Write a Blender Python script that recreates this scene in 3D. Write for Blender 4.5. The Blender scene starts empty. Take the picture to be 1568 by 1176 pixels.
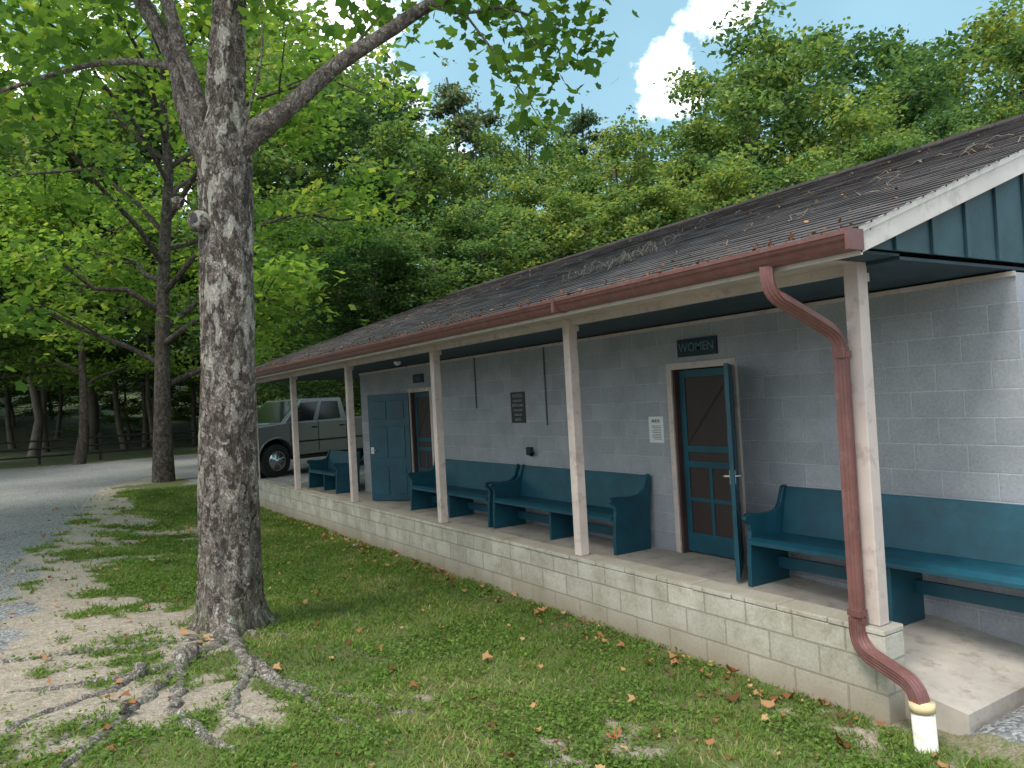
import bpy, math, random
import numpy as np
from mathutils import Matrix, Vector
random.seed(7); rng=np.random.default_rng(11)
S=bpy.context.scene
S.view_settings.view_transform='Standard'
try: S.view_settings.look='None'
except Exception: pass
S.view_settings.exposure=0
COL=S.collection
# ------------------------------------------------------------ helpers
def ss(a,b,x):
    t=np.clip((np.asarray(x,float)-a)/(b-a),0,1); return t*t*(3-2*t)
def vnoise(x,y,s,seed=0):
    x=np.asarray(x,float)*s; y=np.asarray(y,float)*s
    xi=np.floor(x).astype(np.int64); yi=np.floor(y).astype(np.int64); fx=x-xi; fy=y-yi
    fx=fx*fx*(3-2*fx); fy=fy*fy*(3-2*fy)
    def h(a,b):
        n=(a*374761393+b*668265263+seed*1442695041)&0x7fffffff
        n=((n^(n>>13))*1274126177)&0x7fffffff
        n=(n^(n>>16))
        return (n%100003)/100003.0
    return (h(xi,yi)*(1-fx)+h(xi+1,yi)*fx)*(1-fy)+(h(xi,yi+1)*(1-fx)+h(xi+1,yi+1)*fx)*fy
def fbm(x,y,s,seed=0):
    return .5*vnoise(x,y,s,seed)+.3*vnoise(x,y,s*2.1,seed+1)+.2*vnoise(x,y,s*4.3,seed+2)
def G(x,y):
    x=np.asarray(x,float); y=np.asarray(y,float)
    z=-.05-.33*ss(-.5,4.2,x)
    f=ss(17.8,20.2,y); z=z*(1-f)-.03*f
    k=ss(4.25,4.6,x)*(1-ss(2.3,2.5,y)); z=z*(1-k)-.27*k
    z=z+.025*(fbm(x,y,.9,5)-.5)*(1-k)
    d=np.hypot(x,y); z=z+np.clip(.22*np.maximum(0,d-58),0,14)
    return z
def new_obj(name,me,parent=None):
    o=bpy.data.objects.new(name,me); COL.objects.link(o)
    if parent: o.parent=parent
    return o
def empty(name):
    o=bpy.data.objects.new(name,None); COL.objects.link(o); return o
def np_mesh(name,V,loops,tot,mats,attr=None,midx=None,smooth=False):
    me=bpy.data.meshes.new(name); V=np.asarray(V,np.float32); loops=np.asarray(loops,np.int32); tot=np.asarray(tot,np.int32)
    me.vertices.add(len(V)); me.vertices.foreach_set('co',V.ravel())
    me.loops.add(len(loops)); me.loops.foreach_set('vertex_index',loops)
    me.polygons.add(len(tot)); st=np.concatenate([[0],np.cumsum(tot)[:-1]]).astype(np.int32)
    me.polygons.foreach_set('loop_start',st)
    try: me.polygons.foreach_set('loop_total',tot)
    except Exception: pass
    for m in mats: me.materials.append(m)
    if midx is not None: me.polygons.foreach_set('material_index',np.asarray(midx,np.int32))
    if isinstance(smooth,np.ndarray): me.polygons.foreach_set('use_smooth',smooth)
    elif smooth: me.polygons.foreach_set('use_smooth',np.ones(len(tot),bool))
    me.update(calc_edges=True)
    if attr is not None:
        for k,v in attr.items():
            v=np.asarray(v,np.float32)
            if v.ndim==1:
                a=me.attributes.new(k,'FLOAT','POINT'); a.data.foreach_set('value',v)
            else:
                a=me.attributes.new(k,'FLOAT_COLOR','POINT'); a.data.foreach_set('color',v.ravel())
    return me
def box(name,x0,x1,y0,y1,z0,z1,mat,parent=None,bev=0.0):
    V=[(x,y,z) for x in(x0,x1) for y in(y0,y1) for z in(z0,z1)]
    F=[(0,1,3,2),(4,6,7,5),(0,4,5,1),(2,3,7,6),(0,2,6,4),(1,5,7,3)]
    me=bpy.data.meshes.new(name); me.from_pydata(V,[],F); me.materials.append(mat)
    o=new_obj(name,me,parent)
    if bev>0:
        b=o.modifiers.new('b','BEVEL'); b.width=bev; b.segments=2
    return o
def prism(name,pts,axis,a0,a1,mat,parent=None,bev=0.0,smooth=False):
    n=len(pts)
    if axis=='Y': V=[(p[0],a0,p[1]) for p in pts]+[(p[0],a1,p[1]) for p in pts]
    elif axis=='X': V=[(a0,p[0],p[1]) for p in pts]+[(a1,p[0],p[1]) for p in pts]
    else: V=[(p[0],p[1],a0) for p in pts]+[(p[0],p[1],a1) for p in pts]
    F=[tuple(range(n)),tuple(range(2*n-1,n-1,-1))]+[(i,i+n,(i+1)%n+n,(i+1)%n) for i in range(n)]
    me=bpy.data.meshes.new(name); me.from_pydata(V,[],F); me.materials.append(mat)
    import bmesh
    bm=bmesh.new(); bm.from_mesh(me); bmesh.ops.recalc_face_normals(bm,faces=bm.faces); bm.to_mesh(me); bm.free()
    o=new_obj(name,me,parent)
    if bev>0:
        b=o.modifiers.new('b','BEVEL'); b.width=bev; b.segments=2; b.limit_method='ANGLE'
    return o
def tubes(paths,closed_ends=True):
    VV=[];LL=[];off=0
    for pts,rad,seg in paths:
        P=np.asarray(pts,float); R=np.asarray(rad,float); n=len(P)
        T=np.gradient(P,axis=0); T/=np.linalg.norm(T,axis=1)[:,None]+1e-9
        m=np.abs(T).mean(0); ref=np.zeros(3); ref[np.argmin(m)]=1
        A=np.cross(T,ref); A/=np.linalg.norm(A,axis=1)[:,None]+1e-9; B=np.cross(T,A)
        th=np.arange(seg)*2*math.pi/seg
        V=P[:,None,:]+R[:,None,None]*(np.cos(th)[None,:,None]*A[:,None,:]+np.sin(th)[None,:,None]*B[:,None,:])
        VV.append(V.reshape(-1,3))
        i=np.arange(n-1)[:,None]*seg; j=np.arange(seg)[None,:]; jn=(j+1)%seg
        q=np.stack([i+j,i+jn,i+seg+jn,i+seg+j],-1).reshape(-1,4)+off
        LL.append(q); off+=n*seg
    return np.concatenate(VV),np.concatenate(LL)
def tube_obj(name,paths,mat,parent=None):
    V,Q=tubes(paths)
    return new_obj(name,np_mesh(name,V,Q.ravel(),np.full(len(Q),4),[mat],smooth=True),parent)
# ------------------------------------------------------------ materials
def nodes(name):
    m=bpy.data.materials.new(name); m.use_nodes=True; nt=m.node_tree; b=nt.nodes['Principled BSDF']; return m,nt,b
def ramp(nt,fac,stops):
    r=nt.nodes.new('ShaderNodeValToRGB'); e=r.color_ramp.elements
    while len(e)<len(stops): e.new(.5)
    for i,(p,c) in enumerate(stops): e[i].position=p; e[i].color=(*c,1) if len(c)==3 else c
    nt.links.new(fac,r.inputs[0]); return r.outputs[0]
def noise(nt,vec,scale,detail=5,rough=.6,out='Fac'):
    n=nt.nodes.new('ShaderNodeTexNoise'); n.inputs['Scale'].default_value=scale; n.inputs['Detail'].default_value=detail; n.inputs['Roughness'].default_value=rough
    if vec is not None: nt.links.new(vec,n.inputs['Vector'])
    return n.outputs[out]
def pos(nt,scale=(1,1,1)):
    g=nt.nodes.new('ShaderNodeTexCoord'); m=nt.nodes.new('ShaderNodeMapping'); m.inputs['Scale'].default_value=scale
    nt.links.new(g.outputs['Object'],m.inputs['Vector']); return m.outputs[0]
def mixc(nt,f,a,b,mode='MIX'):
    m=nt.nodes.new('ShaderNodeMix'); m.data_type='RGBA'; m.blend_type=mode
    for i,v in ((0,f),(6,a),(7,b)):
        if isinstance(v,(int,float)): m.inputs[i].default_value=v
        elif isinstance(v,tuple): m.inputs[i].default_value=(*v,1)
        else: nt.links.new(v,m.inputs[i])
    return m.outputs[2]
def math_(nt,op,a,b=0.0):
    m=nt.nodes.new('ShaderNodeMath'); m.operation=op
    for i,v in ((0,a),(1,b)):
        if isinstance(v,(int,float)): m.inputs[i].default_value=v
        else: nt.links.new(v,m.inputs[i])
    return m.outputs[0]
def bump(nt,b,h,st=.3,dist=.01):
    n=nt.nodes.new('ShaderNodeBump'); n.inputs['Strength'].default_value=st; n.inputs['Distance'].default_value=dist
    nt.links.new(h,n.inputs['Height']); nt.links.new(n.outputs[0],b.inputs['Normal'])
def paint(name,c,rough=.5,var=.25,ns=4,bs=.15,metal=0,dirt=None):
    m,nt,b=nodes(name); p=pos(nt)
    n=noise(nt,p,ns,5,.65); d=tuple(x*(1-var) for x in c); l=tuple(min(1,x*(1+var)) for x in c)
    col=ramp(nt,n,[(.3,d),(.7,l)])
    if dirt:
        f=ramp(nt,noise(nt,p,ns*2.7,5,.7),[(.52,(0,0,0)),(.7,(1,1,1))]); col=mixc(nt,f,col,dirt)
    nt.links.new(col,b.inputs['Base Color']); b.inputs['Roughness'].default_value=rough; b.inputs['Metallic'].default_value=metal
    if bs: bump(nt,b,noise(nt,p,60,3,.6),bs,.004)
    return m
def block(name,c1,c2,cm,dirt,damt,st=.6,ms=.006,low=None):
    m,nt,b=nodes(name); p=pos(nt); s=nt.nodes.new('ShaderNodeSeparateXYZ'); nt.links.new(p,s.inputs[0])
    u=math_(nt,'ADD',s.outputs[0],s.outputs[1]); cb=nt.nodes.new('ShaderNodeCombineXYZ'); nt.links.new(u,cb.inputs[0]); nt.links.new(s.outputs[2],cb.inputs[1])
    k=nt.nodes.new('ShaderNodeTexBrick'); nt.links.new(cb.outputs[0],k.inputs['Vector'])
    k.inputs['Scale'].default_value=1; k.inputs['Brick Width'].default_value=.4; k.inputs['Row Height'].default_value=.2; k.inputs['Mortar Size'].default_value=ms; k.inputs['Mortar Smooth'].default_value=.3
    for n_,c in (('Color1',c1),('Color2',c2),('Mortar',cm)): k.inputs[n_].default_value=(*c,1)
    n1=noise(nt,p,3,6,.7); col=mixc(nt,ramp(nt,n1,[(.4,(0,0,0)),(.75,(damt,)*3)]),k.outputs['Color'],dirt)
    n2=noise(nt,p,45,5,.75); col=mixc(nt,.45,col,ramp(nt,n2,[(.32,(.5,.5,.5)),(.6,(1,1,1))]),'MULTIPLY')
    if low:   # soil splash near the ground
        zz=math_(nt,'ADD',math_(nt,'MULTIPLY',s.outputs[2],2.2),math_(nt,'MULTIPLY',noise(nt,p,6,5,.7),.9))
        col=mixc(nt,ramp(nt,math_(nt,'ADD',zz,.6),[(.25,(.75,.75,.75)),(.75,(0,0,0))]),col,low)
    nt.links.new(col,b.inputs['Base Color']); b.inputs['Roughness'].default_value=.85
    h=math_(nt,'ADD',math_(nt,'MULTIPLY',k.outputs['Fac'],-1.0),math_(nt,'MULTIPLY',n2,.35)); bump(nt,b,h,st,.006)
    return m
M_wall=block('painted_block',(.42,.44,.475),(.355,.375,.41),(.53,.555,.59),(.25,.265,.285),.6,.9,.0065)
M_ledge=block('bare_block',(.56,.53,.46),(.46,.435,.38),(.34,.315,.27),(.27,.235,.165),1.0,.7,.009,low=(.26,.205,.14))
M_cream=paint('cream_paint',(.58,.49,.45),.55,.12,3,.1,dirt=(.40,.31,.28))
M_white=paint('fascia_paint',(.64,.58,.54),.5,.1,3,.1,dirt=(.46,.41,.37))
M_teal=paint('teal_paint',(.008,.072,.108),.42,.3,3,.1,dirt=(.012,.056,.078))
M_tealw=paint('blue_grey_siding',(.032,.080,.100),.65,.3,3,.2)
M_ceil=paint('teal_ceiling',(.014,.045,.065),.6,.3,3,.1)
M_brown=paint('brown_aluminium',(.16,.066,.060),.45,.2,5,.05,dirt=(.19,.105,.095))
M_concrete=paint('concrete',(.42,.375,.33),.85,.22,2.2,.4,dirt=(.28,.235,.195))
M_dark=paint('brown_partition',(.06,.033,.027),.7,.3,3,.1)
M_screen=paint('screen_mesh',(.035,.022,.02),.5,.2,30,.2)
M_metal=paint('steel',(.6,.6,.58),.3,.1,5,.05,metal=1)
M_sign=paint('sign_green',(.012,.03,.04),.6,.3,8,.2)
M_letters=paint('letters',(.09,.17,.20),.6,.1,8,0)
M_black=paint('black_sign',(.02,.02,.025),.4,.2,8,0)
M_paper=paint('paper',(.72,.74,.75),.7,.04,8,0)
M_signtext=paint('sign_text',(.30,.31,.33),.7,.1,8,0)
M_ink=paint('ink',(.12,.13,.15),.7,.1,8,0)
M_pvc=paint('pvc',(.80,.78,.72),.4,.06,8,.05,dirt=(.55,.45,.30))
M_cap=paint('rag',(.62,.50,.30),.8,.15,8,.2)
def roofmat():
    m,nt,b=nodes('asphalt_shingle'); p=pos(nt); s=nt.nodes.new('ShaderNodeSeparateXYZ'); nt.links.new(p,s.inputs[0])
    cb=nt.nodes.new('ShaderNodeCombineXYZ'); nt.links.new(s.outputs[1],cb.inputs[0]); nt.links.new(math_(nt,'SUBTRACT',s.outputs[0],3.833),cb.inputs[1])
    k=nt.nodes.new('ShaderNodeTexBrick'); nt.links.new(cb.outputs[0],k.inputs['Vector']); k.inputs['Scale'].default_value=1
    k.inputs['Brick Width'].default_value=.3; k.inputs['Row Height'].default_value=.13174; k.inputs['Mortar Size'].default_value=.006
    k.inputs['Color1'].default_value=(.150,.128,.132,1); k.inputs['Color2'].default_value=(.090,.079,.084,1); k.inputs['Mortar'].default_value=(.032,.028,.03,1)
    n=noise(nt,p,1.4,5,.7); col=mixc(nt,ramp(nt,n,[(.45,(0,0,0)),(.7,(.4,.4,.4))]),k.outputs[0],(.14,.115,.105))
    f=ramp(nt,noise(nt,p,110,3,.7),[(.4,(.5,.5,.5)),(.65,(1.0,1.0,1.0))]); col=mixc(nt,.8,col,f,'MULTIPLY')
    nt.links.new(col,b.inputs['Base Color']); b.inputs['Roughness'].default_value=.9; bump(nt,b,noise(nt,p,120,3,.7),.4,.003); return m
M_roof=roofmat()
def bark(name,cols,lichen=True,sc=1.0):
    m,nt,b=nodes(name); p=pos(nt,(sc,sc,sc*.6))
    v=nt.nodes.new('ShaderNodeTexVoronoi'); v.inputs['Scale'].default_value=24; nn=noise(nt,p,11,4,.6,'Color')
    w=mixc(nt,.10,p,nn,'LINEAR_LIGHT'); nt.links.new(w,v.inputs['Vector'])
    v2=nt.nodes.new('ShaderNodeTexVoronoi'); v2.feature='DISTANCE_TO_EDGE'; v2.inputs['Scale'].default_value=34; nt.links.new(w,v2.inputs['Vector'])
    s=nt.nodes.new('ShaderNodeSeparateColor'); nt.links.new(v.outputs['Color'],s.inputs[0])
    big=noise(nt,p,3.2,4,.6)
    f=math_(nt,'ADD',math_(nt,'MULTIPLY',s.outputs[0],.38),math_(nt,'ADD',math_(nt,'MULTIPLY',noise(nt,p,10,5,.8),.42),math_(nt,'MULTIPLY',big,.22)))
    col=ramp(nt,f,[(.32,cols[0]),(.48,cols[1]),(.62,cols[2]),(.76,cols[3])])
    crack=ramp(nt,v2.outputs[0],[(0,(.28,.24,.22)),(.11,(1,1,1))]); col=mixc(nt,.8,col,crack,'MULTIPLY')
    if lichen:
        g=nt.nodes.new('ShaderNodeSeparateXYZ'); nt.links.new(pos(nt),g.inputs[0])
        hi=ramp(nt,math_(nt,'MULTIPLY',g.outputs[2],.25),[(.1,(.2,.2,.2)),(.8,(1,1,1))])
        pp=ramp(nt,noise(nt,pos(nt,(1,1,.45)),7.5,3,.55),[(.56,(0,0,0)),(.59,(1,1,1))])
        col=mixc(nt,math_(nt,'MULTIPLY',pp,math_(nt,'MULTIPLY',hi,.85)),col,(.50,.47,.40))
        low=ramp(nt,math_(nt,'ADD',math_(nt,'MULTIPLY',g.outputs[2],.5),.3),[(.0,(1,1,1)),(.9,(.0,.0,.0))])
        lf=ramp(nt,noise(nt,p,15,4,.65),[(.59,(0,0,0)),(.63,(1,1,1))])
        col=mixc(nt,math_(nt,'MULTIPLY',lf,math_(nt,'MULTIPLY',low,.9)),col,(.42,.48,.41))
        gm=ramp(nt,noise(nt,p,4,5,.6),[(.45,(0,0,0)),(.7,(1,1,1))])
        low2=ramp(nt,math_(nt,'ADD',g.outputs[2],.3),[(.0,(1,1,1)),(.55,(0,0,0))])
        col=mixc(nt,math_(nt,'MULTIPLY',gm,low2),col,(.11,.13,.04))
    nt.links.new(col,b.inputs['Base Color']); b.inputs['Roughness'].default_value=.9
    h=math_(nt,'ADD',f,math_(nt,'MULTIPLY',ramp(nt,v2.outputs[0],[(0,(0,0,0)),(.15,(1,1,1))]),.5)); bump(nt,b,h,.9,.02); return m
M_bark=bark('sycamore_bark',[(.060,.046,.038),(.16,.128,.108),(.27,.23,.198),(.44,.40,.35)])
M_limb=bark('sycamore_limb_bark',[(.10,.08,.07),(.19,.155,.135),(.27,.23,.20),(.40,.36,.31)],False)
M_bark2=bark('dark_bark',[(.04,.03,.025),(.09,.07,.055),(.15,.12,.10),(.22,.19,.16)],False)
M_barkF=paint('forest_bark',(.12,.10,.085),.9,.3,2,0)
M_root=bark('root_bark',[(.15,.125,.105),(.26,.23,.20),(.35,.32,.28),(.44,.41,.37)],False)
M_twig=paint('twig_grey',(.20,.165,.14),.8,.3,20,0)
M_fence=paint('dark_wood',(.03,.025,.02),.8,.3,6,.2)
def leafm(name,stops,trans=.4):
    m=bpy.data.materials.new(name); m.use_nodes=True; nt=m.node_tree; nt.nodes.clear()
    o=nt.nodes.new('ShaderNodeOutputMaterial'); a=nt.nodes.new('ShaderNodeAttribute'); a.attribute_name='v'
    c=ramp(nt,a.outputs['Fac'],stops)
    d=nt.nodes.new('ShaderNodeBsdfDiffuse'); nt.links.new(c,d.inputs['Color'])
    t=nt.nodes.new('ShaderNodeBsdfTranslucent'); tc=mixc(nt,1.0,c,(1.6,1.45,.7),'MULTIPLY'); nt.links.new(tc,t.inputs[0])
    x=nt.nodes.new('ShaderNodeMixShader'); x.inputs[0].default_value=trans
    nt.links.new(d.outputs[0],x.inputs[1]); nt.links.new(t.outputs[0],x.inputs[2]); nt.links.new(x.outputs[0],o.inputs[0]); return m
M_leaf=leafm('sycamore_leaf',[(0,(.07,.15,.04)),(.5,(.135,.255,.06)),(.85,(.23,.35,.08)),(1,(.35,.41,.10))],.55)
M_leafF=leafm('forest_leaf',[(0,(.050,.110,.055)),(.40,(.115,.205,.085)),(.72,(.21,.31,.105)),(1,(.37,.39,.12))],.4)  # extra blue in the greens puts distance haze into the leaf colour
M_pine=leafm('pine_needle',[(0,(.06,.12,.085)),(.6,(.12,.19,.12)),(1,(.27,.26,.15))],.25)
M_grass=leafm('grass_blade',[(0,(.08,.13,.035)),(.55,(.15,.25,.055)),(.85,(.25,.32,.09)),(1,(.44,.37,.20))],.35)
M_dead=leafm('dead_leaf',[(0,(.12,.055,.03)),(.5,(.36,.155,.08)),(1,(.55,.36,.18))],.15)
# ------------------------------------------------------------ ground
edgeY=[-50,4,8.5,12.3,19.6,24,30,34]; edgeX=[-.9,-.7,-.3,.05,.95,2.0,6.5,30]
def masks(x,y):
    e=np.interp(y,edgeY,edgeX)
    n=fbm(x,y,.8,21)-.5; n2=fbm(x,y,2.4,31)-.5; n3=fbm(x,y,6.0,41)-.5
    gr=(1-ss(-.35,.35,x-e+n*1.0+n2*.5))*ss(38,36,y+ n)
    far_truck=ss(19,20,y+n)*ss(2.9+0*y,4.2,x+n)*ss(30,27,y)
    gr=np.maximum(gr,far_truck)
    gr=np.maximum(gr,ss(4.42,4.55,x)*ss(2.55,2.40,y)*ss(16,14,x))
    g=ss(.2,2.4,x-e+n*2.4)
    g=g-.60*ss(4.9,3.1,y+n*2.0)*ss(5,4,x)
    g=g-.60*np.exp(-((x-.7)**2+(y-5.6)**2)/1.3)
    g=g+n2*1.3+n*.9+n3*1.3+.20
    g=ss(.10,.78,g)
    g=g*(1-ss(4.2,4.33,x+n*.3)*ss(20,19,y)*.4)
    g=np.maximum(g,ss(36,38,y))
    return np.clip(g,0,1),np.clip(gr,0,1)
def axis(lo,hi,flo,fhi,st):
    a=list(np.arange(flo,fhi,st)); d=st; v=fhi
    while v<hi: a.append(v); d*=1.25; v+=d
    a.append(hi); d=st; v=flo-st
    while v>lo: a.insert(0,v); d*=1.25; v-=d
    a.insert(0,lo); return np.array(a)
gx=axis(-400,400,-4,6,.05); gy=axis(-200,400,1.5,21,.07)
GX,GY=np.meshgrid(gx,gy,indexing='ij'); GZ=G(GX,GY)
gm,rm=masks(GX,GY)
fl_=ss(41,46,np.hypot(GX,GY)+3*(fbm(GX,GY,.3,71)-.5))   # darker woodland floor beyond the fence
GZ=GZ+.016*(fbm(GX,GY,7,3)-.5)*(np.hypot(GX,GY)<25)
V=np.stack([GX,GY,GZ],-1).reshape(-1,3); nx,ny=GX.shape
i=np.arange(nx-1)[:,None]*ny; j=np.arange(ny-1)[None,:]
Q=np.stack([i+j,i+ny+j,i+ny+j+1,i+j+1],-1).reshape(-1,4)
colr=np.stack([gm,rm,fl_,np.ones_like(gm)],-1).reshape(-1,4)
m,nt,b=nodes('ground_mix'); p=pos(nt)
at=nt.nodes.new('ShaderNodeAttribute'); at.attribute_name='mask'; sp=nt.nodes.new('ShaderNodeSeparateColor'); nt.links.new(at.outputs['Color'],sp.inputs[0])
nf=noise(nt,p,14,6,.78); nf2=noise(nt,p,70,4,.7)
gf=ramp(nt,math_(nt,'ADD',sp.outputs[0],math_(nt,'MULTIPLY',math_(nt,'SUBTRACT',nf,.5),1.3)),[(.36,(0,0,0)),(.72,(1,1,1))])
rf=ramp(nt,math_(nt,'ADD',sp.outputs[1],math_(nt,'MULTIPLY',math_(nt,'SUBTRACT',nf,.5),.8)),[(.4,(0,0,0)),(.6,(1,1,1))])
dirt=ramp(nt,nf,[(.25,(.24,.185,.14)),(.5,(.44,.37,.30)),(.7,(.60,.53,.45))]); dirt=mixc(nt,.75,dirt,ramp(nt,nf2,[(.40,(.40,.36,.34)),(.58,(1,1,1))]),'MULTIPLY')
grass=ramp(nt,noise(nt,p,9,6,.75),[(.30,(.17,.125,.07)),(.44,(.14,.135,.05)),(.6,(.12,.18,.045)),(.8,(.18,.24,.065))])
grass=mixc(nt,.5,grass,ramp(nt,nf2,[(.3,(.35,.35,.35)),(.6,(1,1,1))]),'MULTIPLY')
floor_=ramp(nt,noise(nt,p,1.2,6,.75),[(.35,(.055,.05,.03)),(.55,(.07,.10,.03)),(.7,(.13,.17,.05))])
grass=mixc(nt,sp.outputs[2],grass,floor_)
vo=nt.nodes.new('ShaderNodeTexVoronoi'); vo.inputs['Scale'].default_value=42; nt.links.new(p,vo.inputs['Vector'])
sv=nt.nodes.new('ShaderNodeSeparateColor'); nt.links.new(vo.outputs['Color'],sv.inputs[0])
grav=ramp(nt,sv.outputs[0],[(0,(.12,.12,.125)),(.5,(.215,.218,.225)),(1,(.39,.39,.39))])
grav=mixc(nt,ramp(nt,noise(nt,p,1.3,5,.6),[(.40,(0,0,0)),(.75,(.6,.6,.6))]),grav,(.34,.30,.26))
c=mixc(nt,gf,dirt,grass); c=mixc(nt,rf,c,grav); nt.links.new(c,b.inputs['Base Color']); b.inputs['Roughness'].default_value=.95
hh=math_(nt,'ADD',math_(nt,'MULTIPLY',nf2,.7),math_(nt,'MULTIPLY',math_(nt,'MULTIPLY',vo.outputs['Distance'],-1.5),sp.outputs[1])); bump(nt,b,hh,.8,.02)
M_ground=m
cx=V[Q].mean(1); e=np.interp(cx[:,1],edgeY,edgeX); isroad=(cx[:,0]<e)&(cx[:,1]<36)&(cx[:,1]>-30)&(cx[:,0]>-40)
def sub(name,sel):
    q=Q[sel]; u,inv=np.unique(q,return_inverse=True)
    return new_obj(name,np_mesh(name,V[u],inv.ravel(),np.full(len(q),4),[M_ground],attr={'mask':colr[u]},smooth=True))
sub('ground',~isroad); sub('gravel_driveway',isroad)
# ------------------------------------------------------------ leaf batches
LOBE=np.array([(0,0,0),(.22,.06,.01),(.50,.10,.03),(.44,.34,.02),(.56,.62,.05),(.28,.64,.02),(.0,1.0,.0),(-.28,.64,.02),(-.56,.62,.05),(-.44,.34,.02),(-.50,.10,.03),(-.22,.06,.01)])*1.0
DIA=np.array([(0,0,0),(.36,.42,.06),(0,1,0),(-.36,.42,.06)])
def leaves(C,size,tilt,shape,r):
    N=len(C); K=len(shape); az=r.uniform(0,2*math.pi,N); tl=r.normal(0,tilt,N); rl=r.normal(0,tilt,N)
    P=np.repeat(shape[None],N,0)*np.asarray(size)[:,None,None]
    c,s=np.cos(rl)[:,None],np.sin(rl)[:,None]; x=P[...,0]*c+P[...,2]*s; z=-P[...,0]*s+P[...,2]*c; y=P[...,1]
    c,s=np.cos(tl)[:,None],np.sin(tl)[:,None]; y,z=y*c-z*s,y*s+z*c
    c,s=np.cos(az)[:,None],np.sin(az)[:,None]; x,y=x*c-y*s,x*s+y*c
    W=np.stack([x,y,z],-1)+C[:,None,:]; return W.reshape(-1,3),K
def leaf_obj(name,C,size,v,mat,parent,tilt=.6,shape=LOBE,r=rng):
    V,K=leaves(C,size,tilt,shape,r); N=len(C)
    return new_obj(name,np_mesh(name,V,np.arange(N*K),np.full(N,K),[mat],attr={'v':np.repeat(v,K)}),parent)
def skeleton(r,H,R,base,tr,nl=16,droop=0.0,pine=False):
    paths=[];cl=[]
    n=9; zs=np.linspace(0,H*.93,n); wob=np.cumsum(r.normal(0,.012*H,(n,2)),0)*.6; wob[0]=0
    P=np.column_stack([wob,zs]); paths.append((P,np.interp(zs,[0,H*.04,H],[tr*1.3,tr,tr*.15]),10))
    for k in range(nl):
        f=(k+r.uniform(0,.8))/nl; z0=base*.85+(H*.90-base*.85)*f
        zz=(z0-base*.6)/(H-base*.6)
        prof=math.sin(math.pi*min(1,max(.02,(.18+.82*zz)))**.9)**.65 if not pine else (1-.85*zz)
        L=R*max(.25,prof)*r.uniform(.7,1.2); az=k*2.4+r.uniform(-.4,.4)
        el=(.15+.75*zz+r.uniform(-.1,.15)) if not pine else r.uniform(-.1,.15)
        s=np.array([np.interp(z0,zs,P[:,0]),np.interp(z0,zs,P[:,1]),z0]); d=np.array([math.cos(az)*math.cos(el),math.sin(az)*math.cos(el),math.sin(el)])
        t=np.linspace(0,1,6); pts=s+d*L*t[:,None]; pts[:,2]+=(-droop)*L*t**2+.08*L*np.sin(t*3); pts[1:]+=r.normal(0,.03*L,(5,3))
        r0=tr*.38*(1-.6*zz); paths.append((pts,r0*(1-.85*t)+.008,6))
        nb=6 if not pine else 7
        for q in range(nb):
            tt=.3+.7*(q+r.uniform(0,1))/nb; a=np.array([np.interp(tt,t,pts[:,i]) for i in range(3)])
            az2=az+r.choice([-1,1])*r.uniform(.4,1.2); el2=r.uniform(-.25,.55) if not pine else r.uniform(-.1,.2); l2=L*r.uniform(.25,.48)*(1.25-tt*.5)
            d2=np.array([math.cos(az2)*math.cos(el2),math.sin(az2)*math.cos(el2),math.sin(el2)]); t2=np.linspace(0,1,4); p2=a+d2*l2*t2[:,None]; p2[:,2]-=droop*l2*t2**2
            paths.append((p2,r0*.3*(1-.8*t2)+.005,4))
            for w in (.35,.6,.85,1.05):
                cl.append((*(a+d2*l2*w+r.normal(0,.05*R,3)),r.uniform(-.25,.25)))
        cl.append((*pts[-1],r.uniform(-.1,.2)))
    cl.append((P[-1,0],P[-1,1],H*.97,0.1))
    return paths,np.array(cl)
def clump_leaves(r,cl,n,sig,szr,zflat=.4):
    per=max(1,n//len(cl)); C=np.repeat(cl[:,:3],per,0); sh=np.repeat(cl[:,3],per)
    C=C+r.normal(0,1,C.shape)*np.array([sig,sig,sig*zflat]); v=np.clip(.45+sh+r.normal(0,.17,len(C)),0,1)
    return C,r.uniform(szr[0],szr[1],len(C)),v
# forest trees are generated as arrays, transformed and merged into ONE forest mesh
def tree_arr(seed,H,R,base,tr,nleaf,sig,szr,nl=18,droop=0,pine=False,zflat=.4,tilt=.55):
    r=np.random.default_rng(seed); paths,cl=skeleton(r,H,R,base,tr,nl,droop,pine)
    paths=[p for p in paths if p[1][0]>.025]
    V1,Q1=tubes(paths); C,s,v=clump_leaves(r,cl,nleaf,sig,szr,zflat)
    V2,K=leaves(C,s,tilt,DIA,r); n1=len(V1)
    return dict(V=np.concatenate([V1,V2]).astype(np.float32),Q=np.concatenate([Q1,np.arange(len(V2)).reshape(-1,4)+n1]).astype(np.int32),
        m=np.concatenate([np.zeros(len(Q1),np.int32),np.full(len(C),2 if pine else 1,np.int32)]),a=np.concatenate([np.zeros(n1),np.repeat(v,4)]).astype(np.float32))
broad=[tree_arr(100+k,16,4.6+.5*(k%3),1.5+1.5*(k%2),.22,19000,.36,(.17,.30),nl=20+2*k) for k in range(5)]
grove=[tree_arr(150+k,16,4.2+.5*(k%2),5.0,.20,12000,.42,(.2,.36),nl=18) for k in range(2)]
pine=[tree_arr(200+k,20,3.3,3,.25,15000,.30,(.15,.30),nl=34,droop=.05,pine=True,zflat=.25) for k in range(2)]
FV=[];FQ=[];FM=[];FA=[];FO=[0]
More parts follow.
